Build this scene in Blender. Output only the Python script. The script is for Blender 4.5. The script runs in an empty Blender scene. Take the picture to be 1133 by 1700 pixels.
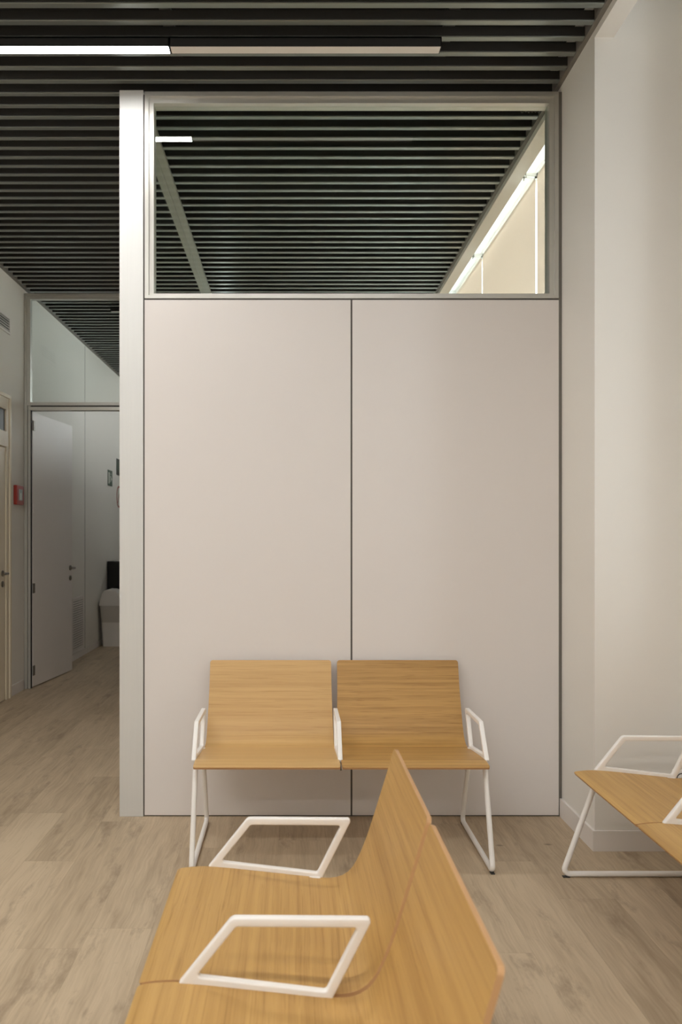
import bpy, bmesh, math, random
from mathutils import Vector, Matrix
random.seed(7)
SC = bpy.context.scene
COL = SC.collection
PI = math.pi

# ------------------------------------------------------------------ materials
def new_mat(name):
    m = bpy.data.materials.new(name); m.use_nodes = True
    nt = m.node_tree; nt.nodes.clear()
    out = nt.nodes.new('ShaderNodeOutputMaterial')
    return m, nt, out

def nd(nt, typ, **kw):
    n = nt.nodes.new(typ)
    for k, v in kw.items():
        if k.startswith('_'): setattr(n, k[1:], v)
        else: n.inputs[k.replace('__', ' ')].default_value = v
    return n

def surf(name, col, rough=0.5, metal=0.0, var=0.03, scale=4.0, bump=0.0, bscale=200.0, spec=0.5, stretch=(1, 1, 1)):
    """plain procedural surface: base colour with a little cloudy variation"""
    m, nt, out = new_mat(name)
    b = nd(nt, 'ShaderNodeBsdfPrincipled', Roughness=rough, Metallic=metal)
    b.inputs['Specular IOR Level'].default_value = spec
    tc = nd(nt, 'ShaderNodeTexCoord'); mp = nd(nt, 'ShaderNodeMapping'); mp.inputs['Scale'].default_value = stretch
    nt.links.new(tc.outputs['Object'], mp.inputs['Vector'])
    no = nd(nt, 'ShaderNodeTexNoise', Scale=scale, Detail=3.0)
    nt.links.new(mp.outputs['Vector'], no.inputs['Vector'])
    mx = nd(nt, 'ShaderNodeMix', _data_type='RGBA')
    c1 = [max(0, c * (1 - var)) for c in col]; c2 = [min(1, c * (1 + var)) for c in col]
    mx.inputs[6].default_value = (*c1, 1); mx.inputs[7].default_value = (*c2, 1)
    nt.links.new(no.outputs['Fac'], mx.inputs[0])
    nt.links.new(mx.outputs[2], b.inputs['Base Color'])
    if bump:
        n2 = nd(nt, 'ShaderNodeTexNoise', Scale=bscale, Detail=2.0)
        nt.links.new(mp.outputs['Vector'], n2.inputs['Vector'])
        bp = nd(nt, 'ShaderNodeBump', Strength=bump, Distance=0.001)
        nt.links.new(n2.outputs['Fac'], bp.inputs['Height']); nt.links.new(bp.outputs['Normal'], b.inputs['Normal'])
    nt.links.new(b.outputs[0], out.inputs[0])
    return m

def mat_oak(name, pale, dark, contrast=1.0):
    """oak veneer, grain running along the object's local x axis"""
    m, nt, out = new_mat(name)
    L = nt.links.new
    b = nd(nt, 'ShaderNodeBsdfPrincipled', Roughness=0.42)
    b.inputs['Specular IOR Level'].default_value = 0.35
    tc = nd(nt, 'ShaderNodeTexCoord')
    oi = nd(nt, 'ShaderNodeObjectInfo')
    ad = nd(nt, 'ShaderNodeVectorMath', _operation='ADD'); cb = nd(nt, 'ShaderNodeCombineXYZ')
    mu = nd(nt, 'ShaderNodeMath', _operation='MULTIPLY'); mu.inputs[1].default_value = 37.0
    L(oi.outputs['Random'], mu.inputs[0])
    for k in range(3): L(mu.outputs[0], cb.inputs[k])
    L(tc.outputs['Object'], ad.inputs[0]); L(cb.outputs[0], ad.inputs[1])
    # slow waviness of the grain
    w = nd(nt, 'ShaderNodeTexNoise', Scale=2.2, Detail=2.0); L(ad.outputs[0], w.inputs['Vector'])
    ws = nd(nt, 'ShaderNodeVectorMath', _operation='SCALE'); ws.inputs['Scale'].default_value = 0.016
    L(w.outputs['Color'], ws.inputs[0])
    a2 = nd(nt, 'ShaderNodeVectorMath', _operation='ADD'); L(ad.outputs[0], a2.inputs[0]); L(ws.outputs[0], a2.inputs[1])
    mp1 = nd(nt, 'ShaderNodeMapping'); mp1.inputs['Scale'].default_value = (0.6, 42, 42); L(a2.outputs[0], mp1.inputs['Vector'])
    n1 = nd(nt, 'ShaderNodeTexNoise', Scale=1.0, Detail=5.0, Roughness=0.6); L(mp1.outputs[0], n1.inputs['Vector'])
    mp2 = nd(nt, 'ShaderNodeMapping'); mp2.inputs['Scale'].default_value = (2.2, 240, 240); L(a2.outputs[0], mp2.inputs['Vector'])
    n2 = nd(nt, 'ShaderNodeTexNoise', Scale=1.0, Detail=3.0, Roughness=0.7); L(mp2.outputs[0], n2.inputs['Vector'])
    r1 = nd(nt, 'ShaderNodeValToRGB'); r1.color_ramp.elements[0].position = 0.38; r1.color_ramp.elements[1].position = 0.66
    L(n1.outputs['Fac'], r1.inputs[0])
    r2 = nd(nt, 'ShaderNodeValToRGB'); r2.color_ramp.elements[0].position = 0.52; r2.color_ramp.elements[1].position = 0.72
    L(n2.outputs['Fac'], r2.inputs[0])
    m1 = nd(nt, 'ShaderNodeMath', _operation='MULTIPLY'); m1.inputs[1].default_value = 0.55 * contrast; L(r1.outputs[0], m1.inputs[0])
    m2 = nd(nt, 'ShaderNodeMath', _operation='MULTIPLY_ADD'); m2.inputs[1].default_value = 0.80 * contrast
    L(r2.outputs[0], m2.inputs[0]); L(m1.outputs[0], m2.inputs[2])
    mx = nd(nt, 'ShaderNodeMix', _data_type='RGBA', _clamp_factor=True)
    mx.inputs[6].default_value = (*pale, 1); mx.inputs[7].default_value = (*dark, 1)
    L(m2.outputs[0], mx.inputs[0]); L(mx.outputs[2], b.inputs['Base Color'])
    bp = nd(nt, 'ShaderNodeBump', Strength=0.12, Distance=0.0008); L(n2.outputs['Fac'], bp.inputs['Height']); L(bp.outputs[0], b.inputs['Normal'])
    L(b.outputs[0], out.inputs[0])
    return m

def mat_floor():
    """grey-brown oak planks running along world y, 0.218 m wide"""
    m, nt, out = new_mat('floor_planks')
    L = nt.links.new
    def math_(op, a, bb=None, c=None):
        n = nd(nt, 'ShaderNodeMath', _operation=op)
        for i, v in enumerate((a, bb, c)):
            if v is None: continue
            if isinstance(v, (int, float)): n.inputs[i].default_value = v
            else: L(v, n.inputs[i])
        return n.outputs[0]
    b = nd(nt, 'ShaderNodeBsdfPrincipled', Roughness=0.5); b.inputs['Specular IOR Level'].default_value = 0.3
    tc = nd(nt, 'ShaderNodeTexCoord'); sx = nd(nt, 'ShaderNodeSeparateXYZ'); L(tc.outputs['Object'], sx.inputs[0])
    u = math_('DIVIDE', math_('ADD', sx.outputs[0], 0.5 + 0.218 * 40), 0.218)
    row = math_('FLOOR', u); fu = math_('FRACT', u)
    wn = nd(nt, 'ShaderNodeTexWhiteNoise', _noise_dimensions='1D'); L(row, wn.inputs['W'])
    v = math_('ADD', math_('DIVIDE', math_('ADD', sx.outputs[1], 20.0), 1.25), math_('MULTIPLY', wn.outputs['Value'], 7.0))
    pl = math_('FLOOR', v); fv = math_('FRACT', v)
    idv = nd(nt, 'ShaderNodeCombineXYZ'); L(row, idv.inputs[0]); L(pl, idv.inputs[1])
    wn2 = nd(nt, 'ShaderNodeTexWhiteNoise', _noise_dimensions='3D'); L(idv.outputs[0], wn2.inputs['Vector'])
    # grain coordinates shifted per plank
    sc_ = nd(nt, 'ShaderNodeVectorMath', _operation='SCALE'); sc_.inputs['Scale'].default_value = 31.0; L(wn2.outputs['Color'], sc_.inputs[0])
    av = nd(nt, 'ShaderNodeVectorMath', _operation='ADD'); L(tc.outputs['Object'], av.inputs[0]); L(sc_.outputs[0], av.inputs[1])
    wv = nd(nt, 'ShaderNodeTexNoise', Scale=3.5, Detail=2.0); L(av.outputs[0], wv.inputs['Vector'])
    ws = nd(nt, 'ShaderNodeVectorMath', _operation='SCALE'); ws.inputs['Scale'].default_value = 0.045; L(wv.outputs['Color'], ws.inputs[0])
    a2 = nd(nt, 'ShaderNodeVectorMath', _operation='ADD'); L(av.outputs[0], a2.inputs[0]); L(ws.outputs[0], a2.inputs[1])
    mp = nd(nt, 'ShaderNodeMapping'); mp.inputs['Scale'].default_value = (16, 1.5, 1); L(a2.outputs[0], mp.inputs['Vector'])
    n1 = nd(nt, 'ShaderNodeTexNoise', Scale=1.0, Detail=6.0, Roughness=0.62); L(mp.outputs[0], n1.inputs['Vector'])
    mp2 = nd(nt, 'ShaderNodeMapping'); mp2.inputs['Scale'].default_value = (110, 5, 1); L(a2.outputs[0], mp2.inputs['Vector'])
    n2 = nd(nt, 'ShaderNodeTexNoise', Scale=1.0, Detail=3.0); L(mp2.outputs[0], n2.inputs['Vector'])
    # smoky dark patches with knots
    mp3 = nd(nt, 'ShaderNodeMapping'); mp3.inputs['Scale'].default_value = (9, 2.6, 1); L(a2.outputs[0], mp3.inputs['Vector'])
    n3 = nd(nt, 'ShaderNodeTexNoise', Scale=1.0, Detail=5.0, Roughness=0.7); L(mp3.outputs[0], n3.inputs['Vector'])
    r3 = nd(nt, 'ShaderNodeValToRGB'); r3.color_ramp.elements[0].position = 0.55; r3.color_ramp.elements[1].position = 0.76; L(n3.outputs['Fac'], r3.inputs[0])
    base = nd(nt, 'ShaderNodeMix', _data_type='RGBA'); base.inputs[6].default_value = (0.53, 0.420, 0.290, 1); base.inputs[7].default_value = (0.315, 0.236, 0.153, 1)
    f = math_('ADD', math_('MULTIPLY', wn2.outputs['Value'], 0.42), math_('MULTIPLY', math_('SUBTRACT', n1.outputs['Fac'], 0.4), 1.6))
    f = math_('ADD', f, math_('MULTIPLY', math_('SUBTRACT', n2.outputs['Fac'], 0.5), 1.0))
    cl = nd(nt, 'ShaderNodeClamp'); L(f, cl.inputs[0]); L(cl.outputs[0], base.inputs[0])
    mk = nd(nt, 'ShaderNodeMix', _data_type='RGBA'); mk.inputs[7].default_value = (0.185, 0.130, 0.085, 1)
    L(math_('MULTIPLY', r3.outputs[0], 0.75), mk.inputs[0]); L(base.outputs[2], mk.inputs[6])
    # knots: sparse elongated voronoi spots
    mpk = nd(nt, 'ShaderNodeMapping'); mpk.inputs['Scale'].default_value = (3.2, 5.5, 1); L(a2.outputs[0], mpk.inputs['Vector'])
    vk = nd(nt, 'ShaderNodeTexVoronoi', Scale=1.0); L(mpk.outputs[0], vk.inputs['Vector'])
    rk = nd(nt, 'ShaderNodeValToRGB'); rk.color_ramp.elements[0].position = 0.02; rk.color_ramp.elements[0].color = (1, 1, 1, 1)
    rk.color_ramp.elements[1].position = 0.075; rk.color_ramp.elements[1].color = (0, 0, 0, 1); L(vk.outputs['Distance'], rk.inputs[0])
    mk2 = nd(nt, 'ShaderNodeMix', _data_type='RGBA'); mk2.inputs[7].default_value = (0.085, 0.06, 0.042, 1)
    L(math_('MULTIPLY', rk.outputs[0], 0.6), mk2.inputs[0]); L(mk.outputs[2], mk2.inputs[6])
    # fine seams
    e1 = math_('LESS_THAN', math_('MINIMUM', fu, math_('SUBTRACT', 1.0, fu)), 0.0035)
    e2 = math_('LESS_THAN', math_('MINIMUM', fv, math_('SUBTRACT', 1.0, fv)), 0.0007)
    seam = math_('MULTIPLY', math_('MAXIMUM', e1, e2), 0.22)
    ms = nd(nt, 'ShaderNodeMix', _data_type='RGBA'); ms.inputs[7].default_value = (0.10, 0.075, 0.05, 1)
    L(seam, ms.inputs[0]); L(mk2.outputs[2], ms.inputs[6]); L(ms.outputs[2], b.inputs['Base Color'])
    bp = nd(nt, 'ShaderNodeBump', Strength=0.15, Distance=0.001); L(n2.outputs['Fac'], bp.inputs['Height']); L(bp.outputs[0], b.inputs['Normal'])
    L(b.outputs[0], out.inputs[0])
    return m

def mat_glass(name, tint, ior=1.5):
    m, nt, out = new_mat(name)
    t = nd(nt, 'ShaderNodeBsdfTransparent'); t.inputs[0].default_value = (*tint, 1)
    g = nd(nt, 'ShaderNodeBsdfGlossy', Roughness=0.0); g.inputs[0].default_value = (1, 1, 1, 1)
    f = nd(nt, 'ShaderNodeFresnel', IOR=ior)
    geo = nd(nt, 'ShaderNodeNewGeometry')
    # front faces of the slab mirror, back faces only let through
    inv = nd(nt, 'ShaderNodeMath', _operation='SUBTRACT'); inv.inputs[0].default_value = 1.0
    nt.links.new(geo.outputs['Backfacing'], inv.inputs[1])
    mu = nd(nt, 'ShaderNodeMath', _operation='MULTIPLY'); nt.links.new(f.outputs[0], mu.inputs[0]); nt.links.new(inv.outputs[0], mu.inputs[1])
    m2 = nd(nt, 'ShaderNodeMath', _operation='MULTIPLY', _use_clamp=True); m2.inputs[1].default_value = 1.7; nt.links.new(mu.outputs[0], m2.inputs[0])
    mx = nd(nt, 'ShaderNodeMixShader'); nt.links.new(m2.outputs[0], mx.inputs[0]); nt.links.new(t.outputs[0], mx.inputs[1]); nt.links.new(g.outputs[0], mx.inputs[2])
    nt.links.new(mx.outputs[0], out.inputs[0])
    return m

def mat_emit(name, col, s):
    m, nt, out = new_mat(name)
    e = nd(nt, 'ShaderNodeEmission', Strength=s); e.inputs[0].default_value = (*col, 1)
    nt.links.new(e.outputs[0], out.inputs[0])
    return m

def mat_blind(name, col):
    m, nt, out = new_mat(name)
    d = nd(nt, 'ShaderNodeBsdfDiffuse'); t = nd(nt, 'ShaderNodeBsdfTranslucent')
    tc = nd(nt, 'ShaderNodeTexCoord'); wv = nd(nt, 'ShaderNodeTexNoise', Scale=160.0, Detail=1.0)
    nt.links.new(tc.outputs['Object'], wv.inputs['Vector'])
    mx = nd(nt, 'ShaderNodeMix', _data_type='RGBA')
    mx.inputs[6].default_value = (*[c * 0.94 for c in col], 1); mx.inputs[7].default_value = (*col, 1)
    nt.links.new(wv.outputs['Fac'], mx.inputs[0])
    nt.links.new(mx.outputs[2], d.inputs[0]); nt.links.new(mx.outputs[2], t.inputs[0])
    ms = nd(nt, 'ShaderNodeMixShader'); ms.inputs[0].default_value = 0.5
    nt.links.new(d.outputs[0], ms.inputs[1]); nt.links.new(t.outputs[0], ms.inputs[2]); nt.links.new(ms.outputs[0], out.inputs[0])
    return m

LAMP = 62.0
M = {}
M['wall'] = surf('wall_paint', (0.74, 0.715, 0.665), 0.75, var=0.012, scale=2, bump=0.05, bscale=300)
M['panel'] = surf('panel_laminate', (0.74, 0.705, 0.682), 0.55, var=0.01, scale=1.5, spec=0.35)
M['cream'] = surf('cream_lacquer', (0.72, 0.64, 0.50), 0.45, var=0.02)
M['white'] = surf('white_lacquer', (0.74, 0.70, 0.67), 0.45, var=0.012)
M['skirting'] = surf('skirting_white', (0.74, 0.70, 0.665), 0.5, var=0.012)
M['alu'] = surf('anodised_aluminium', (0.66, 0.665, 0.65), 0.42, metal=0.25, var=0.03, scale=6, stretch=(30, 30, 0.6))
M['alu_frame'] = surf('aluminium_frame', (0.56, 0.55, 0.51), 0.38, metal=0.6, var=0.03, scale=6)
M['rail'] = surf('grey_rail', (0.30, 0.30, 0.25), 0.35, metal=0.3, var=0.03)
M['groove'] = surf('dark_joint', (0.10, 0.09, 0.08), 0.6, var=0.05)
M['joint'] = surf('grey_joint_profile', (0.17, 0.16, 0.14), 0.5, metal=0.3, var=0.05)
M['gasket'] = surf('black_gasket', (0.02, 0.02, 0.02), 0.7)
M['slat'] = surf('slat_metal', (0.235, 0.255, 0.240), 0.28, metal=0.6, var=0.08, scale=1.2, stretch=(1, 8, 8))
M['slat_side'] = surf('slat_side_black', (0.030, 0.029, 0.026), 0.6)
M['plenum'] = surf('black_plenum', (0.012, 0.012, 0.012), 0.9)
M['carrier'] = surf('carrier_metal', (0.10, 0.10, 0.09), 0.5, metal=0.5)
M['edge_trim'] = surf('ceiling_edge_trim', (0.20, 0.185, 0.165), 0.6)
M['floor'] = mat_floor()
M['oak'] = mat_oak('oak_veneer_pale', (0.61, 0.395, 0.168), (0.42, 0.240, 0.080), 0.8)
M['oak2'] = mat_oak('oak_veneer_striped', (0.51, 0.300, 0.098), (0.25, 0.125, 0.034), 1.0)
M['oak3'] = mat_oak('oak_veneer_warm', (0.53, 0.320, 0.105), (0.34, 0.182, 0.050), 0.95)
M['ply'] = surf('plywood_edge', (0.50, 0.285, 0.130), 0.55, var=0.12, scale=30, stretch=(1, 60, 60))
M['powder'] = surf('white_powder_coat', (0.84, 0.82, 0.79), 0.38, var=0.01, bump=0.04, bscale=900)
M['black'] = surf('black_plastic', (0.02, 0.02, 0.02), 0.5)
M['gloss_black'] = surf('gloss_black', (0.008, 0.008, 0.008), 0.15)
M['steel'] = surf('dark_steel', (0.20, 0.18, 0.15), 0.35, metal=0.9)
M['hinge'] = surf('hinge_steel', (0.16, 0.14, 0.115), 0.4, metal=0.6)
M['red'] = surf('red_plastic', (0.36, 0.035, 0.022), 0.4)
M['call_glass'] = surf('call_point_glass', (0.42, 0.47, 0.44), 0.2)
M['green'] = surf('green_sign', (0.012, 0.055, 0.028), 0.4)
M['sign_white'] = surf('sign_white', (0.62, 0.64, 0.58), 0.5)
M['sign_dark'] = surf('sign_dark', (0.035, 0.038, 0.03), 0.45)
M['bin'] = surf('bin_plastic', (0.70, 0.67, 0.63), 0.45)
M['bag'] = surf('bin_bag', (0.50, 0.47, 0.42), 0.35, bump=0.5, bscale=25)
M['opal_off'] = surf('opal_unlit', (0.72, 0.66, 0.61), 0.35, var=0.01)
M['opal_on'] = mat_emit('opal_lit', (1.0, 0.982, 0.955), LAMP)
M['glass'] = mat_glass('clear_glass', (0.88, 0.925, 0.895))
M['glass2'] = mat_glass('hall_glass', (0.90, 0.92, 0.905))
M['pane'] = mat_glass('window_pane', (0.95, 0.97, 0.97))
M['blind'] = mat_blind('blind_fabric', (0.80, 0.705, 0.625))
M['blind_tube'] = surf('blind_tube_fabric', (0.74, 0.67, 0.57), 0.8)
M['reveal'] = surf('window_reveal', (0.85, 0.85, 0.84), 0.7)
M['outside'] = surf('pale_pavement', (0.5, 0.5, 0.48), 0.9)

# ------------------------------------------------------------------ mesh helpers
def bm_box(bm, lo, hi, bevel=0.0, seg=2, mat=0, rot=None, org=None):
    lo = Vector(lo); hi = Vector(hi)
    g = bmesh.ops.create_cube(bm, size=1.0)
    vs = g['verts']
    c = (lo + hi) / 2; s = hi - lo
    for v in vs: v.co = Vector((v.co.x * s.x, v.co.y * s.y, v.co.z * s.z)) + c
    faces = list({f for v in vs for f in v.link_faces})
    for f in faces: f.material_index = mat
    if bevel > 0:
        es = list({e for v in vs for e in v.link_edges})
        r = bmesh.ops.bevel(bm, geom=es, offset=bevel, segments=seg, profile=0.5, affect='EDGES', clamp_overlap=True)
        vs = list({v for f in r['faces'] for v in f.verts} | {v for v in vs if v.is_valid})
        for f in r['faces']: f.material_index = mat
    if rot is not None:
        o = Vector(org) if org is not None else c
        for v in vs: v.co = rot @ (v.co - o) + o
    return vs

def bm_cyl(bm, p, axis, r, h, n=32, mat=0, r2=None):
    """cylinder starting at p along axis (unit vector name) with height h"""
    p = Vector(p); ax = Vector(axis).normalized()
    q = ax.to_track_quat('Z', 'Y').to_matrix()
    g = bmesh.ops.create_cone(bm, cap_ends=True, segments=n, radius1=r, radius2=r if r2 is None else r2, depth=h)
    for v in g['verts']: v.co = q @ (v.co + Vector((0, 0, h / 2))) + p
    for f in {f for v in g['verts'] for f in v.link_faces}: f.material_index = mat
    return g['verts']

def fillet(pts, r, closed=False, seg=6):
    """round the corners of a polyline"""
    pts = [Vector(p) for p in pts]; n = len(pts); out = []
    for i, p in enumerate(pts):
        if not closed and i in (0, n - 1): out.append(p); continue
        a = pts[(i - 1) % n]; b = pts[(i + 1) % n]
        d1 = (a - p).normalized(); d2 = (b - p).normalized()
        ang = d1.angle(d2)
        rr = r[i] if isinstance(r, (list, tuple)) else r
        t = min(rr / math.tan(ang / 2), 0.45 * (a - p).length, 0.45 * (b - p).length)
        rr = t * math.tan(ang / 2)
        bis = (d1 + d2).normalized(); cen = p + bis * (rr / math.sin(ang / 2))
        s = p + d1 * t; e = p + d2 * t
        v1 = s - cen; v2 = e - cen; tot = v1.angle(v2); axn = v1.cross(v2).normalized()
        for k in range(seg + 1):
            out.append(cen + Matrix.Rotation(tot * k / seg, 3, axn) @ v1)
    return out

def sweep(bm, pts, section, plane_n, closed=False, mat=0):
    """sweep a 2-D section [(a,b)] (a: in-plane offset, b: along plane_n) along a planar path"""
    N = Vector(plane_n).normalized(); n = len(pts); rings = []
    for i, p in enumerate(pts):
        if closed: t = (pts[(i + 1) % n] - pts[i - 1])
        else: t = pts[min(i + 1, n - 1)] - pts[max(i - 1, 0)]
        t.normalize(); side = N.cross(t).normalized()
        k = 1.0
        j0 = pts[i - 1] if (closed or i > 0) else None; j1 = pts[(i + 1) % n] if (closed or i < n - 1) else None
        if j0 is not None and j1 is not None:
            d0 = (p - j0); d1 = (j1 - p)
            if d0.length > 1e-7 and d1.length > 1e-7:
                c = max(0.3, math.cos(d0.angle(d1) / 2)); k = 1 / c
        rings.append([bm.verts.new(p + side * a * k + N * b) for a, b in section])
    m = len(section)
    for i in range(n if closed else n - 1):
        A = rings[i]; B = rings[(i + 1) % n]
        for j in range(m):
            f = bm.faces.new((A[j], A[(j + 1) % m], B[(j + 1) % m], B[j])); f.material_index = mat; f.smooth = True
    if not closed:
        bm.faces.new(rings[0]).material_index = mat; bm.faces.new(list(reversed(rings[-1]))).material_index = mat
    return rings

def circ(r, n=14): return [(r * math.cos(2 * PI * k / n), r * math.sin(2 * PI * k / n)) for k in range(n)]
def rrect(w, h, r, seg=3):
    o = []
    for cx, cy, a0 in ((w/2-r, h/2-r, 0), (-w/2+r, h/2-r, PI/2), (-w/2+r, -h/2+r, PI), (w/2-r, -h/2+r, 3*PI/2)):
        for k in range(seg + 1):
            a = a0 + PI / 2 * k / seg; o.append((cx + r * math.cos(a), cy + r * math.sin(a)))
    return o

def obj(name, bm, mats, parent=None, smooth=None):
    bmesh.ops.recalc_face_normals(bm, faces=bm.faces)
    me = bpy.data.meshes.new(name); bm.to_mesh(me); bm.free()
    for k in (mats if isinstance(mats, (list, tuple)) else [mats]): me.materials.append(M[k])
    if smooth is not None:
        for p in me.polygons: p.use_smooth = True
        me.set_sharp_from_angle(angle=math.radians(smooth))
    o = bpy.data.objects.new(name, me); COL.objects.link(o)
    if parent is not None: o.parent = parent
    return o

def boxes(name, lst, mats, parent=None, bevel=0.0, loc=None):
    bm = bmesh.new()
    for it in lst:
        bm_box(bm, it[0], it[1], bevel=bevel, mat=it[2] if len(it) > 2 else 0)
    return obj(name, bm, mats, parent)

def empty(name, loc=(0, 0, 0), rz=0.0):
    o = bpy.data.objects.new(name, None); o.empty_display_size = 0.1
    COL.objects.link(o); o.location = loc; o.rotation_euler = (0, 0, rz); return o

def tag(o, label, cat, group=None, kind=None):
    o['label'] = label; o['category'] = cat
    if group: o['group'] = group
    if kind: o['kind'] = kind
    return o

def struct(o, label, cat='structure'):
    o['kind'] = 'structure'; o['label'] = label; o['category'] = cat; return o

def copy_tree(o, parent=None):
    c = o.copy(); COL.objects.link(c)
    if parent is not None: c.parent = parent
    for ch in list(o.children): copy_tree(ch, c)
    return c

# ------------------------------------------------------------------ key dimensions (metres; camera at the origin, 1.4 m up, looking along +y)
XL, XR = -2.455, 1.80          # left wall, window wall
XP = 1.344                     # left face of the pier and of the beam
YP = 4.142                     # face of the white panelled partition
ZS = 3.651                     # underside of the ceiling slats
ZC = 4.30                      # structural ceiling
YB, YE = -4.5, 13.0            # wall behind the camera, end of the hall
YR = 9.7                       # end of the room behind the partition

# ------------------------------------------------------------------ shell
struct(boxes('floor', [((XL - .1, YB - .1, -0.10), (XR + .2, YE + .1, 0.0))], 'floor'), 'grey-brown wood plank floor running through the waiting room', 'floor')
ceil = struct(boxes('ceiling', [((XL - .1, YB - .1, ZC), (XR + .2, YE + .1, ZC + .1))], 'plenum'), 'dark ceiling with parallel grey metal slats', 'ceiling')
bm = bmesh.new()
y0 = 4.2448 + 0.001
k0 = int((YB + .1 - y0) / 0.1188)
for k in range(k0, int((YE - .1 - y0) / 0.1188)):
    y = y0 + k * 0.1188
    bm_box(bm, (XL + .03, y - .017, ZS), (XP - .022, y + .017, ZS + .008), bevel=0.002, seg=1)
    bm_box(bm, (XL + .03, y - .015, ZS + .008), (XP - .022, y + .015, ZS + .048), mat=1)
obj('slats', bm, ['slat', 'slat_side'], ceil)
for x in (-1.83, -.56, .71):
    boxes('carrier_rail', [((x - .025, YB + .1, ZS + .050), (x + .025, YE - .1, ZS + .075))], 'carrier', ceil)
boxes('edge_trim', [((XL, YB, ZS - .004), (XL + .03, YE, ZS + .06)), ((XP - .022, YB, ZS - .004), (XP, YE, ZS + .06))], 'edge_trim', ceil)
boxes('plenum_lining', [((XL, YB, ZS + .17), (XP, YE, ZS + .18))], 'plenum', ceil)

struct(boxes('wall_left', [((XL - .1, YB, 0), (XL, YE, ZC))], 'wall'), 'off-white wall along the left of the hall', 'wall')
struct(boxes('wall_end', [((XL, YE, 0), (-.87, YE + .1, ZC))], 'wall'), 'off-white wall at the far end of the hall', 'wall')
struct(boxes('wall_back', [((-.741, YR, 0), (XR, YR + .1, ZC))], 'wall'), 'far wall of the room behind the partition', 'wall')
struct(boxes('wall_rear', [((XL, YB - .1, 0), (XR, YB, ZC))], 'wall'), 'off-white wall opposite the panelled partition', 'wall')
# window wall with a long opening and an unseen slot sized to light the pier
WB = (4.30, 9.60, 0.95, 4.22); WF = (3.17, 3.43, 0.95, 4.15)
struct(boxes('wall_right', [
    ((XR, YB, 0), (XR + .2, WF[0], ZC)),
    ((XR, WF[0], 0), (XR + .2, WF[1], WF[2])), ((XR, WF[0], WF[3]), (XR + .2, WF[1], ZC)),
    ((XR, WF[1], 0), (XR + .2, WB[0], ZC)),
    ((XR, WB[0], 0), (XR + .2, WB[1], WB[2])), ((XR, WB[0], WB[3]), (XR + .2, WB[1], ZC)),
    ((XR, WB[1], 0), (XR + .2, YE, ZC))], 'reveal'), 'white window wall on the right behind the roller blinds', 'wall')
def facade_window(name, W, n, label):
    a, b, z0, z1 = W
    w = struct(empty(name, (XR + .12, (a + b) / 2, z0)), label, 'window')
    ox, oy = XR + .12, (a + b) / 2
    L = [((-.03, a - oy, 0), (.03, b - oy, .05)), ((-.03, a - oy, z1 - z0 - .05), (.03, b - oy, z1 - z0)),
         ((-.03, a - oy, .05), (.03, a - oy + .05, z1 - z0 - .05)), ((-.03, b - oy - .05, .05), (.03, b - oy, z1 - z0 - .05))]
    for k in range(1, n):
        y = a - oy + (b - a) * k / n; L.append(((-.03, y - .025, .05), (.03, y + .025, z1 - z0 - .05)))
    boxes('window_frame', L, 'white', w)
    for k in range(n):
        ya = a - oy + (b - a) * k / n + .025 * (2 if k == 0 else 1); yb = a - oy + (b - a) * (k + 1) / n - .025 * (2 if k == n - 1 else 1)
        boxes('pane', [((-.004, ya, .05), (.004, yb, z1 - z0 - .05))], 'pane', w)
facade_window('window_4', WB, 3, 'tall daylight window behind the cream roller blinds')
facade_window('window_5', WF, 1, 'unseen narrow window in the right wall, shaped to light the pier')  # out of view; width and height set by the daylight wanted on the pier

# pier and beams
struct(boxes('wall_pier', [((XP, 3.695, 0), (XR, 4.28, ZC))], 'wall'), 'off-white wall pier at the right end of the panelled partition', 'wall')
struct(boxes('trim_1', [((XP, YB, 3.614), (1.429, 3.695, ZC))], 'wall'), 'pale ceiling beam running along the right side of the waiting room', 'beam')
struct(boxes('trim_2', [((XP, 4.28, 3.614), (1.429, YR, ZC))], 'wall'), 'pale ceiling beam seen through the glass above the roller blinds', 'beam')
bb = boxes('baseboard_right', [((XP - .012, 3.683, 0), (XR, 3.695, .09)), ((XP - .012, 3.695, 0), (XP, YP, .09))], 'skirting')
struct(bb, 'white baseboard around the foot of the wall pier', 'baseboard')
struct(boxes('baseboard_left', [((XL, 7.195, 0), (XL + .012, 7.555, .09)), ((XL, YB, 0), (XL + .012, 5.98, .09))], 'skirting'), 'white baseboard along the left wall', 'baseboard')
struct(boxes('baseboard_far', [((XL, 7.66, 0), (XL + .010, YE, .07))], 'skirting'), 'white baseboard of the wall beyond the open door', 'baseboard')

# ------------------------------------------------------------------ panelled partition
T = 0.10
wp = struct(empty('wall_partition', (0, YP, 0)), 'white panelled partition with aluminium post in the middle of the room', 'wall')
def wpx(lo, hi): return ((lo[0], lo[1] - YP, lo[2]), (hi[0], hi[1] - YP, hi[2]))
boxes('panel', [wpx((-.738, YP, .006), (.2895, YP + T, 2.574))], 'panel', wp, bevel=.0015)
boxes('panel', [wpx((.2985, YP, .006), (1.328, YP + T, 2.574))], 'panel', wp, bevel=.0015)
boxes('joint', [wpx((.2895, YP + .004, .0), (.2985, YP + T - .004, 2.574)), wpx((-.744, YP + .006, 0), (-.738, YP + T - .006, 3.60)),
                wpx((-.738, YP + .006, 2.574), (1.328, YP + T - .006, 2.581)), wpx((-.738, YP + .006, 0), (1.328, YP + T - .006, .006))], 'groove', wp)
boxes('edge_profile', [wpx((1.328, YP + .003, 0), (XP, YP + T, 3.612))], 'joint', wp)
boxes('post', [wpx((-.8625, YP - .003, 0), (-.744, YP + .12, 3.618))], 'alu', wp, bevel=.0015)['label'] = 'brushed aluminium post'

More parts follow.
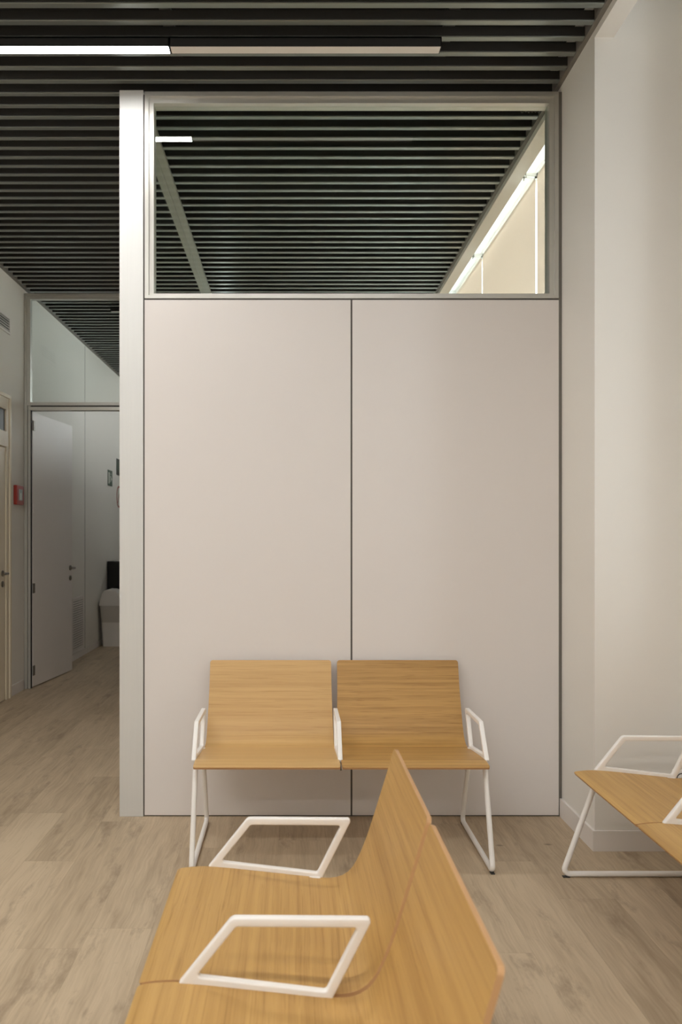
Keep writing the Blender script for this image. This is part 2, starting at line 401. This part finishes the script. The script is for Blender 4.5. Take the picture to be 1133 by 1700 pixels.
def glazing(name, x0, x1, z0, z1, yf, dep, side, top, bot, glass, label, inner=.022, axis='x', rotz=0, loc=(0, 0, 0)):
    """framed glass light: outer frame with mitred bead, glass set back; built in local x/z with depth along local y"""
    w = struct(empty(name, loc, rotz), label, 'window')
    bm = bmesh.new()
    def ring(ox0, ox1, oz0, oz1, ix0, ix1, iz0, iz1, ya, yb):
        o = [(ox0, oz0), (ox1, oz0), (ox1, oz1), (ox0, oz1)]; i = [(ix0, iz0), (ix1, iz0), (ix1, iz1), (ix0, iz1)]
        V = [[bm.verts.new((p[0], y, p[1])) for p in q] for q in (o, i) for y in (ya, yb)]
        of, ob, if_, ib = V
        for k in range(4):
            j = (k + 1) % 4
            bm.faces.new((of[k], of[j], if_[j], if_[k])); bm.faces.new((ob[k], ib[k], ib[j], ob[j]))
            bm.faces.new((of[k], ob[k], ob[j], of[j])); bm.faces.new((if_[k], if_[j], ib[j], ib[k]))
    f = .019
    ring(x0, x1, z0, z1, x0 + f, x1 - f, z0 + f * .8, z1 - f * 1.2, yf, yf + dep)
    ring(x0 + f, x1 - f, z0 + f * .8, z1 - f * 1.2, x0 + side, x1 - side, z0 + bot, z1 - top, yf + .012, yf + dep - .012)
    obj('frame', bm, 'alu_frame', w)
    boxes('glass_pane', [((x0 + side, yf + dep * .42, z0 + bot), (x1 - side, yf + dep * .42 + .008, z1 - top))], glass, w)
    return w
glazing('window_1', -.737, 1.327, 2.582, 3.612, -.001, .10, .043, .052, .027, 'glass', 'wide glazed transom above the white partition panels', loc=(0, YP, 0))

# long partition between the hall and the room behind (seen edge on through the transom)
wl = struct(empty('wall_divider', (-.8, YP + .12, 0)), 'long partition between the hall and the room behind the glass', 'wall')
boxes('panel', [((-.05, 0.0, 0), (.05, YE - YP - .12, 2.58))], 'panel', wl)
boxes('head_rail', [((-.05, 0, 3.618), (-.004, YE - YP - .12, 3.648)), ((.004, 0, 3.622), (.05, YE - YP - .12, 3.648)),
                    ((-.004, 0, 3.615), (.004, YE - YP - .12, 3.648))], 'rail', wl)
boxes('sill_rail', [((-.05, 0, 2.58), (.05, YE - YP - .12, 2.61))], 'alu_frame', wl)
for k in range(4):
    a = k * 2.2 ; b = min(a + 2.195, YE - YP - .13)
    boxes('glass_pane', [((-.004, a + .002, 2.61), (.004, b, 3.615))], 'glass2', wl)

# ------------------------------------------------------------------ partition across the hall with the open door
YF = 7.591
wf = struct(empty('wall_hall_partition', (0, YF, 0)), 'partition across the hall with a doorway and a glazed transom', 'wall')
boxes('panel', [((-1.36, 0, 0), (-.85, .08, 2.58))], 'panel', wf)
boxes('jamb', [((XL + .004, -.004, 0), (XL + .032, .09, 2.60)), ((XL + .036, .004, 0), (XL + .058, .085, 2.585)),
               ((-1.40, -.004, 0), (-1.36, .09, 2.60))], 'alu_frame', wf)
boxes('door_head', [((XL + .036, 0.0, 2.545), (-1.40, .085, 2.575))], 'alu_frame', wf)
boxes('shadow_gap', [((XL + .032, .012, 0), (XL + .036, .08, 2.60)), ((XL + .058, .01, .0), (XL + .062, .05, 2.545)), ((XL + .036, .01, 2.575), (-.85, .08, 2.588))], 'gasket', wf)
glazing('window_2', XL + .004, -.85, 2.588, 3.612, 0, .08, .05, .05, .032, 'glass2', 'glazed transom above the open door in the hall', loc=(0, YF, 0))

# open door leaf
hx, hy = XL + .066, YF + .045
ang = math.atan2(.99, .105)
d2 = struct(empty('door_2', (hx, hy, 0), ang), 'white door leaf standing open in the hall', 'door')
boxes('door_leaf', [((0.0, 0, .008), (0.985, .042, 2.535))], 'white', d2, bevel=.002)
for z, key in ((2.41, 'hinge'), (1.655, 'white'), (.914, 'hinge'), (.157, 'hinge')):
    bm = bmesh.new(); bm_box(bm, (0.004, -.004, z - .045), (.046, -.0005, z + .045), .001); bm_cyl(bm, (.000, -.006, z - .045), (0, 0, 1), .006, .09, 12)
    obj('hinge', bm, key, d2)
def lever(parent, x, y, z, ny, dirx, name='door_handle'):
    """rosette, neck and lever on a leaf face at y with outward normal ny"""
    bm = bmesh.new()
    bm_cyl(bm, (x, y, z), (0, ny, 0), .026, .009, 24)
    bm_cyl(bm, (x, y + ny * .008, z), (0, ny, 0), .010, .045, 16)
    p = fillet([(x, y + ny * .030, z), (x, y + ny * .055, z), (x + dirx * .125, y + ny * .058, z)], .012)
    sweep(bm, p, circ(.010, 12), (0, 0, 1))
    h = obj(name, bm, 'steel', parent, smooth=40)
    bm = bmesh.new()
    bm_cyl(bm, (x, y, z - .104), (0, ny, 0), .026, .008, 24)
    bm_box(bm, (x - .006, y + min(0, ny * .016), z - .118), (x + .006, y + max(0, ny * .016), z - .092), .003)
    obj('lock_rose', bm, 'steel', parent, smooth=40)
lever(d2, .925, 0, 1.067, -1, -1)

# ------------------------------------------------------------------ cream door on the left wall
d1 = struct(empty('door_1', (XL, 6.55, 0)), 'cream panel door with a glazed light in the left wall', 'door')
boxes('door_casing', [((0, .52, 0), (.020, .625, 2.57)), ((0, -.56, 0), (.020, -.455, 2.57)), ((0, -.455, 2.47), (.020, .52, 2.57)), ((0, -.455, 2.15), (.034, .52, 2.28)),
                      ((.0, .585, 0), (.030, .625, 2.60)), ((0, -.56, 2.57), (.030, .585, 2.60))], 'cream', d1, bevel=.003)
boxes('door_leaf', [((0.0, -.452, .008), (.012, .516, 2.148))], 'cream', d1, bevel=.002)
boxes('light_pane', [((0.0, -.452, 2.282), (.006, .516, 2.468))], 'sign_dark', d1)
bm = bmesh.new()
bm_cyl(bm, (.012, .44, 1.08), (1, 0, 0), .026, .009, 24); bm_cyl(bm, (.020, .44, 1.08), (1, 0, 0), .010, .045, 16)
sweep(bm, fillet([(.040, .44, 1.08), (.066, .44, 1.08), (.068, .315, 1.08)], .012), circ(.010, 12), (0, 0, 1))
obj('door_handle', bm, 'steel', d1, smooth=40)
bm = bmesh.new(); bm_cyl(bm, (.012, .44, .99), (1, 0, 0), .026, .008, 24); bm_box(bm, (.018, .434, .976), (.03, .446, 1.002), .003)
obj('lock_rose', bm, 'steel', d1, smooth=40)

# ------------------------------------------------------------------ benches
PROF = [(0.0, .4295), (.006, .4320), (.03, .4360), (.08, .4385), (.14, .435), (.20, .429), (.28, .4205), (.35, .413), (.41, .407), (.445, .4065),
        (.472, .412), (.494, .424), (.513, .446), (.530, .480), (.548, .525), (.566, .580), (.586, .645), (.607, .713), (.618, .750), (.628, .785)]
def catmull(P, n):
    P = [Vector((0, p[0], p[1])) for p in P]; out = []
    for i in range(len(P) - 1):
        a, b, c, d = P[max(i-1, 0)], P[i], P[i+1], P[min(i+2, len(P)-1)]
        for k in range(n):
            t = k / n
            out.append(.5 * ((2*b) + (c - a) * t + (2*a - 5*b + 4*c - d) * t*t + (3*b - a - 3*c + d) * t**3))
    out.append(P[-1]); return out

def seat_mesh():
    """one-piece bent plywood shell: seat flows into backrest; 11 mm thick with eased edges"""
    pts = catmull(PROF, 4); n = len(pts); th = .011
    s = [0.0]
    for i in range(1, n): s.append(s[-1] + (pts[i] - pts[i-1]).length)
    S = s[-1]
    # extra rows near both ends for rounded corners
    rows = []
    for q in [0, .0006, .002, .004, .0065, .0095, .0125, .016] + [S * k / 46 for k in range(2, 45)] + [S - e for e in (.022, .016, .0115, .008, .005, .0025, .0008, 0)]:
        i = max(0, min(n - 2, next((k - 1 for k in range(1, n) if s[k] >= q - 1e-9), n - 2)))
        t = (q - s[i]) / max(1e-9, s[i+1] - s[i]); rows.append((q, pts[i].lerp(pts[i+1], t)))
    bm = bmesh.new(); W = []
    for q, p in rows:
        f = q / S; hw = .309 - .0105 * max(0, min(1, (f - .35) / .5))
        for e, r in ((q, .010), (S - q, .013)):
            if e < r: hw -= r - math.sqrt(max(0, r*r - (r - e)**2))
        W.append(hw)
    m = len(rows); NX = 8
    top, bot = [], []
    for i, (q, p) in enumerate(rows):
        a = rows[max(0, i-2)][1]; b = rows[min(m-1, i+2)][1]; t = (b - a).normalized()
        nrm = Vector((0, -t.z, t.y))
        top.append([bm.verts.new((W[i] * (2*k/NX - 1), p.y, p.z)) for k in range(NX+1)])
        pb = p - nrm * th
        bot.append([bm.verts.new((W[i] * (2*k/NX - 1), pb.y, pb.z)) for k in range(NX+1)])
    edge = []
    for i in range(m - 1):
        for k in range(NX):
            bm.faces.new((top[i][k], top[i][k+1], top[i+1][k+1], top[i+1][k]))
            bm.faces.new((bot[i][k], bot[i+1][k], bot[i+1][k+1], bot[i][k+1]))
        edge.append(bm.faces.new((top[i][0], top[i+1][0], bot[i+1][0], bot[i][0])))
        edge.append(bm.faces.new((top[i][NX], bot[i][NX], bot[i+1][NX], top[i+1][NX])))
    for k in range(NX):
        edge.append(bm.faces.new((top[0][k], bot[0][k], bot[0][k+1], top[0][k+1])))
        edge.append(bm.faces.new((top[-1][k], top[-1][k+1], bot[-1][k+1], bot[-1][k])))
    for f in edge: f.material_index = 1
    return bm

def build_seat(name, parent, x, mat):
    o = obj(name, seat_mesh(), [mat, 'ply'], parent, smooth=50)
    o.location.x = x
    bv = o.modifiers.new('edge', 'BEVEL'); bv.width = .0022; bv.segments = 2; bv.limit_method = 'ANGLE'; bv.angle_limit = math.radians(50)
    return o

def arm_mesh():
    """flat closed armrest loop: a parallelogram bar, its lower rail deeper than the others"""
    P = [Vector((p[0], p[1])) for p in ((.083, .4295), (.203, .578), (.507, .576), (.414, .391))]
    offs = (.0195, .0195, .0195, .0265)
    lines = []
    for i in range(4):
        p, q = P[i], P[(i + 1) % 4]; d = (q - p).normalized(); n = Vector((d.y, -d.x))      # inward
        lines.append((p + n * offs[i], d))
    I = []
    for i in range(4):
        (p, d), (q, e) = lines[i - 1], lines[i]
        t = ((q.x - p.x) * e.y - (q.y - p.y) * e.x) / (d.x * e.y - d.y * e.x); I.append(p + d * t)
    o = fillet([(0, p.x, p.y) for p in P], [.007, .020, .008, .008], closed=True, seg=6)
    i_ = fillet([(0, p.x, p.y) for p in I], [.006, .010, .006, .008], closed=True, seg=6)
    bm = bmesh.new(); h = .010
    R = [[bm.verts.new((x, p.y, p.z)) for p in ring] for ring in (o, i_) for x in (-h, h)]
    n = len(o)
    for k in range(n):
        j = (k + 1) % n
        for A, B in ((R[0], R[1]), (R[1], R[3]), (R[3], R[2]), (R[2], R[0])):
            bm.faces.new((A[k], A[j], B[j], B[k]))
    es = [e for ring in R for k in range(n) for e in [bm.edges.get((ring[k], ring[(k + 1) % n]))] if e]
    bmesh.ops.bevel(bm, geom=es, offset=.0035, segments=3, profile=.5, affect='EDGES')
    return bm

PITCH = .626
def make_bench(label, mats, group):
    t = empty('waiting_bench')
    tag(t, label, 'bench', group)
    seats = []
    for sx, mt in ((-1, mats[0]), (1, mats[1])):
        seats.append(build_seat('seat_shell', t, sx * PITCH / 2, mt))
    am = None
    for x in (-PITCH - .004, 0, PITCH + .004):
        if am is None:
            a = obj('armrest', arm_mesh(), 'powder', t, smooth=50); am = a
        else:
            a = am.copy(); COL.objects.link(a); a.parent = t
        a.location.x = x
    lf = None
    for x in (-PITCH + .003, PITCH - .003):
        if lf is None:
            bm = bmesh.new()
            pts = fillet([(0, .105, .409), (0, .088, .375), (0, -.044, .0130), (0, .575, .0130), (0, .405, .392)], [.02, .03, .02, .02, .02], seg=6)
            sweep(bm, pts, circ(.0112, 16), (1, 0, 0))
            bm_box(bm, (-.011, .095, .398), (.011, .415, .4095), .003)
            lf = obj('leg_frame', bm, 'powder', t, smooth=50)
            for yy in (-.030, .560):
                bm = bmesh.new(); bm_box(bm, (-.009, yy - .014, 0.0), (.009, yy + .014, .004), .001)
                obj('foot_pad', bm, 'black', lf)
            lf.location.x = x
        else:
            c = copy_tree(lf, t); c.location.x = x
    for yy, zz in ((.115, .405), (.395, .385)):
        bm = bmesh.new(); bm_box(bm, (-PITCH + .012, yy - .015, zz - .011), (PITCH - .012, yy + .015, zz + .009), .004)
        obj('crossbar', bm, 'powder', t)
    bm = bmesh.new(); bm_box(bm, (-.0035, .045, .404), (.0035, .36, .412), .001); obj('joint_plate', bm, 'joint', t)
    return t

b1 = make_bench('two-seat oak and white steel bench standing against the panelled partition', ('oak', 'oak2'), 'two-seat waiting benches')
b1.location = (.205, 3.475, 0)
b2 = copy_tree(b1); b2['label'] = 'two-seat oak bench in the foreground seen from its end, facing left'
b2.location = (-.334, 1.795, 0); b2.rotation_euler.z = -PI / 2
b3 = copy_tree(b1); b3['label'] = 'two-seat oak bench at the right edge beside the wall pier, partly out of view'
b3.location = (1.152, 2.785, 0); b3.rotation_euler.z = -PI / 2
for b, k in ((b2, 'oak3'), (b3, 'oak3')):
    for ch in b.children:
        if ch.name.startswith('seat_shell'):
            ch.data = ch.data.copy(); ch.data.materials[0] = M[k]

# ------------------------------------------------------------------ linear ceiling lamps
def lamp(name, x0, x1, y, lit, label, cables, z=3.596, w=.060, group=None, h=.042):
    t = tag(empty(name, ((x0 + x1) / 2, y, z)), label, 'ceiling lamp', group)
    hl = (x1 - x0) / 2
    boxes('housing', [((-hl, -w/2, .004), (-hl + .004, w/2, h)), ((hl - .004, -w/2, .0), (hl, w/2, h)),
                      ((-hl, -w/2, .0), (hl, -w/2 + .004, h)), ((-hl, w/2 - .004, .0), (hl, w/2, h)), ((-hl, -w/2, h - .006), (hl, w/2, h))], 'black', t)
    boxes('diffuser', [((-hl + .004, -w/2 + .004, -.001), (hl - .004, w/2 - .004, .006))], 'opal_on' if lit else 'opal_off', t)
    for cx in cables:
        bm = bmesh.new(); bm_cyl(bm, (cx - (x0 + x1) / 2, 0, h - .001), (0, 0, 1), .0016, ZS + .002 - z - h + .001, 8)
        bm_cyl(bm, (cx - (x0 + x1) / 2, 0, h - .001), (0, 0, 1), .005, .010, 10)
        obj('suspension_cable', bm, 'steel', t)
    return t
def SL(y): return y0 + round((y - y0) / .1188) * .1188      # the slat nearest to y carries the cables
lamp('linear_lamp', -2.36, -.555, 3.760, True, 'lit white linear lamp hanging under the slats at upper left', (-2.2, -.575))
lamp('linear_lamp', -.553, .670, 3.760, False, 'unlit linear lamp continuing the lit one, its end above the glazed transom', (-.535, .5))
lamp('linear_lamp', -1.786, -.95, 8.16, False, 'unlit black linear lamp seen through the hall transom', (-1.7,), w=.05, h=.045)
lamp('linear_lamp', -1.30, -.95, SL(10.3), True, 'added short lamp brightening the far hall, hidden behind the aluminium post', (-1.22, -1.03))  # extra lamp tucked out of sight to lift the far hall
lamp('linear_lamp', -2.36, -1.16, SL(2.2), True, 'added fill lamp for the left floor, out of view above the hall side of the foreground bench', (-2.2, -1.3))  # unseen lamp added to brighten the floor on the left
lamp('linear_lamp', -2.2, 1.1, SL(0.69), True, 'long lit linear lamp overhead in front of the camera, out of view', (-2.0, .9))
lamp('linear_lamp', -2.2, 1.1, SL(-0.98), True, 'added long fill lamp second from the rear wall, out of view', (-2.0, .9))  # one more unseen row, added to raise the light in the room
lamp('linear_lamp', -2.2, 1.1, SL(-2.76), True, 'long lit linear lamp nearest the rear wall, out of view', (-2.0, .9))

# ------------------------------------------------------------------ roller blinds in the room behind
def blind(ya, yb, label):
    L = yb - ya; xc, zc = 1.522, 3.611
    t = tag(empty('roller_blind', (xc, ya, zc)), label, 'roller blind', 'cream roller blinds behind the glass')
    bm = bmesh.new(); bm_cyl(bm, (0, .006, 0), (0, 1, 0), .0205, L - .012, 28); obj('tube', bm, 'blind_tube', t, smooth=50)
    boxes('fabric', [((-.0210, .003, -2.55), (-.0200, L - .003, -.002))], 'blind', t)
    bm = bmesh.new(); bm_cyl(bm, (-.0205, .006, -2.56), (0, 1, 0), .009, L - .012, 12); obj('bottom_bar', bm, 'powder', t, smooth=50)
    for y in (0.0, L - .006):
        bm = bmesh.new(); bm_cyl(bm, (0, y, 0), (0, 1, 0), .026, .006, 28)
        bm_box(bm, (-.0925, y, -.006), (0, y + .006, .012)); bm_box(bm, (-.0925, y - .010 if y > 0 else y, -.02), (-.088, y + .006 if y > 0 else y + .016, .03))
        obj('bracket', bm, 'powder', t, smooth=40)
blind(4.30, 5.100, 'cream roller blind nearest the pier, seen through the transom')
blind(5.132, 6.560, 'cream roller blind second from the pier, seen through the transom')
blind(6.590, 8.020, 'cream roller blind furthest from the pier in view, narrowest sliver through the transom')

# ------------------------------------------------------------------ hall things
# air grille high on the left wall
t = tag(empty('air_grille', (XL, 6.92, 3.21)), 'white louvred air grille high on the left wall', 'air grille')
boxes('frame', [((0, -.28, -.075), (.012, .28, -.055)), ((0, -.28, .055), (.012, .28, .075)), ((0, -.28, -.055), (.012, -.26, .055)), ((0, .26, -.055), (.012, .28, .055))], 'white', t, bevel=.002)
boxes('backing', [((0, -.26, -.055), (.002, .26, .055))], 'sign_dark', t)
bm = bmesh.new()
for k in range(5):
    z = -.044 + k * .022
    bm_box(bm, (.002, -.26, z - .003), (.0095, .26, z + .002))
obj('louvres', bm, 'white', t)
# fire alarm call point
t = tag(empty('fire_alarm_call_point', (XL, 7.405, 1.759)), 'red square fire alarm call point on the left wall by the doorway', 'fire alarm')
boxes('housing', [((-.003, -.095, -.086), (.030, .095, .086))], 'red', t, bevel=.006)
boxes('glass', [((.030, -.045, -.048), (.0325, .05, .052))], 'call_glass', t, bevel=.001)
boxes('press_strip', [((.0325, -.008, -.042), (.0335, .014, .018))], 'sign_white', t)
# wall vent beyond the door
t = tag(empty('ventilation_grille', (XL, 9.47, .393)), 'white louvred vent low on the wall behind the open door', 'air grille')
boxes('frame', [((0, -.245, -.31), (.012, .245, -.285)), ((0, -.245, .285), (.012, .245, .31)), ((0, -.245, -.285), (.012, -.22, .285)), ((0, .22, -.285), (.012, .245, .285))], 'white', t, bevel=.002)
boxes('backing', [((0, -.22, -.285), (.001, .22, .285))], 'edge_trim', t)
bm = bmesh.new()
rot = Matrix.Rotation(math.radians(35), 3, 'Y')
for k in range(22):
    z = -.272 + k * .026
    bm_box(bm, (.001, -.22, z - .0080), (.011, .22, z + .0080), rot=None)
obj('louvres', bm, 'white', t)
# panel seam of the far wall
struct(boxes('trim_3', [((XL, 9.815, .07), (XL + .002, 9.823, 3.64))], 'edge_trim'), 'thin vertical panel seam on the far hall wall', 'trim')
# signs
t = tag(empty('exit_sign', (XL, 11.165, 2.17)), 'small green emergency exit sign on the far hall wall', 'sign')
boxes('plate', [((0, -.135, -.105), (.004, .135, .105))], 'green', t)
bm = bmesh.new()
# running figure, doorway and arrow as flat raised shapes
def poly(bm, pts, x=.0046):
    f = bm.faces.new([bm.verts.new((.004, a, b)) for a, b in pts]); r = bmesh.ops.extrude_face_region(bm, geom=[f])
    for v in [g for g in r['geom'] if isinstance(g, bmesh.types.BMVert)]: v.co.x = x
poly(bm, [(-.10, -.075), (-.035, -.075), (-.035, .075), (-.10, .075)])
poly(bm, [(.005, -.055), (.035, -.05), (.055, -.005), (.045, .03), (.02, .035), (-.005, .01), (.015, .012), (.022, -.012)])
poly(bm, [(.03, .045), (.05, .045), (.05, .065), (.03, .065)])
poly(bm, [(.07, -.04), (.11, -.01), (.07, .02)])
obj('pictogram', bm, 'sign_white', t)
t = tag(empty('notice_sign', (XL, 11.72, 2.36)), 'dark rectangular notice high on the far hall wall, half hidden by the post', 'sign')
boxes('plate', [((0, -.15, -.115), (.004, .15, .115))], 'sign_dark', t)
boxes('symbol', [((.004, -.11, -.06), (.0046, -.02, .07)), ((.004, .01, -.06), (.0046, .11, .01))], 'green', t)
t = tag(empty('prohibition_sign', (XL, 11.73, 1.945)), 'round red-ringed prohibition sign half hidden by the post', 'sign')
bm = bmesh.new(); bm_cyl(bm, (0, 0, 0), (1, 0, 0), .150, .003, 40); obj('disc', bm, 'sign_white', t)
bm = bmesh.new()
sweep(bm, [Vector((.004, .142 * math.cos(2*PI*k/40), .142 * math.sin(2*PI*k/40))) for k in range(40)], rrect(.024, .002, .0005, 1), (1, 0, 0), closed=True)
bm_box(bm, (.003, -.138, -.010), (.0048, .138, .010), rot=Matrix.Rotation(math.radians(45), 3, 'X'), org=(.004, 0, 0))
obj('ring', bm, 'red', t)

# swing bin
bx, by = -2.285, 10.60
t = tag(empty('swing_bin', (bx, by, 0)), 'white plastic swing-top bin with a bag over its rim, at the end of the hall', 'bin')
def frustum(bm, z0, z1, w0, d0, w1, d1, r=.03, seg=4, mat=0, cap=True):
    A = rrect(w0, d0, r, seg); B = rrect(w1, d1, r, seg)
    va = [bm.verts.new((a, b, z0)) for a, b in A]; vb = [bm.verts.new((a, b, z1)) for a, b in B]
    n = len(A)
    for k in range(n): bm.faces.new((va[k], va[(k+1) % n], vb[(k+1) % n], vb[k]))
    if cap: bm.faces.new(list(reversed(va))); bm.faces.new(vb)
bm = bmesh.new(); frustum(bm, 0, .50, .232, .24, .276, .29, .03); obj('body', bm, 'bin', t, smooth=40)
bm = bmesh.new(); frustum(bm, .305, .515, .262, .273, .292, .302, .034, 5); obj('bag', bm, 'bag', t, smooth=40)
bm = bmesh.new()
# rounded dome lid: arch section in x-z swept through depth
prof = [(-.150, .515), (-.150, .535), (-.138, .545), (-.125, .62), (-.112, .675), (-.090, .705), (-.05, .718), (.02, .715), (.065, .695), (.105, .650), (.135, .590), (.140, .545), (.150, .535), (.150, .515)]
va = [bm.verts.new((a, -.150, b)) for a, b in prof]; vb = [bm.verts.new((a, .150, b)) for a, b in prof]
for k in range(len(prof)): j = (k + 1) % len(prof); bm.faces.new((va[k], va[j], vb[j], vb[k]))
bm.faces.new(va); bm.faces.new(list(reversed(vb)))
bmesh.ops.bevel(bm, geom=[e for e in bm.edges if abs(e.verts[0].co.y - e.verts[1].co.y) < 1e-6], offset=.008, segments=2, affect='EDGES')
obj('lid', bm, 'bin', t, smooth=35)
bm = bmesh.new(); bm_box(bm, (.070, -.115, .60), (.128, .115, .612), .003, rot=Matrix.Rotation(math.radians(50), 3, 'Y'))
obj('flap', bm, 'bag', t)
# black appliance behind the bin
t = tag(empty('black_appliance', (-2.16, 11.22, 0)), 'tall gloss black box-shaped appliance standing behind the white bin', 'appliance')
boxes('body', [((-.285, -.26, .02), (.285, .26, 1.06))], 'gloss_black', t, bevel=.006)
boxes('door_panel', [((-.215, -.272, .06), (.275, -.261, 1.05))], 'gloss_black', t, bevel=.003)
boxes('top_plate', [((-.20, -.262, 1.06), (.285, .26, 1.068))], 'alu', t)
for sx in (-1, 1):
    for sy in (-1, 1):
        bm = bmesh.new(); bm_cyl(bm, (sx * .24, sy * .21, 0), (0, 0, 1), .018, .021, 12); obj('foot', bm, 'black', t)

# socket on the pier
t = tag(empty('wall_socket', (1.7275, 3.695, .322)), 'white power socket low on the wall pier behind the right bench', 'socket')
boxes('plate', [((-.04, -.009, -.04), (.04, 0, .04))], 'powder', t, bevel=.003)
bm = bmesh.new()
sweep(bm, [Vector((.0225 * math.cos(2*PI*k/32), -.0095, .0225 * math.sin(2*PI*k/32))) for k in range(32)], rrect(.004, .004, .001, 1), (0, 1, 0), closed=True)
for a in (-.0095, .0, .0095): bm_cyl(bm, (a, -.009, 0), (0, -1, 0), .0028, .0012, 12)
obj('contacts', bm, 'black', t)

# loose wire curl above the transom
bm = bmesh.new()
P = [Vector((-.05 + .1 * k / 40 + .010 * math.sin(k * .9), .006 * math.sin(k * .5), .012 * math.cos(k * .9))) for k in range(41)]
for i in range(40):
    a, b = P[i], P[i+1]; bm_cyl(bm, a, (b - a), .0007, (b - a).length, 5)
o = obj('loose_wire', bm, 'sign_white'); o.location = (1.265, 4.424, ZS + .012)
tag(o, 'thin pale loose wire curling between the slats near the top right glass corner', 'wire')

# ------------------------------------------------------------------ daylight
w = bpy.data.worlds.new('sky'); SC.world = w; w.use_nodes = True
nt = w.node_tree; nt.nodes.clear()
wo = nt.nodes.new('ShaderNodeOutputWorld'); bg = nt.nodes.new('ShaderNodeBackground')
bg.inputs[0].default_value = (0.95, 0.97, 1.0, 1); bg.inputs[1].default_value = 4.2
nt.links.new(bg.outputs[0], wo.inputs[0])

# ------------------------------------------------------------------ camera
cd = bpy.data.cameras.new('camera'); cam = bpy.data.objects.new('camera', cd); COL.objects.link(cam)
cam.location = (0, 0, 1.4); cam.rotation_euler = (PI / 2, 0, 0)
cd.sensor_fit = 'VERTICAL'; cd.sensor_height = 36; cd.lens = 1380 / 1700 * 36
cd.shift_x = (566.5 - 486) / 1700; cd.shift_y = (889 - 850) / 1700
cd.clip_start = .05; cd.clip_end = 60
cd.dof.use_dof = True; cd.dof.focus_distance = 4.0; cd.dof.aperture_fstop = 4.0
SC.camera = cam

# ------------------------------------------------------------------ render look
SC.view_settings.view_transform = 'Standard'; SC.view_settings.look = 'None'
SC.view_settings.gamma = 1.0; SC.view_settings.use_curve_mapping = False
SC.view_settings.exposure = 0.60
SC.cycles.use_denoising = True
SC.cycles.max_bounces = 10; SC.cycles.diffuse_bounces = 6; SC.cycles.glossy_bounces = 5; SC.cycles.transparent_max_bounces = 16
SC.cycles.sample_clamp_indirect = 6.0
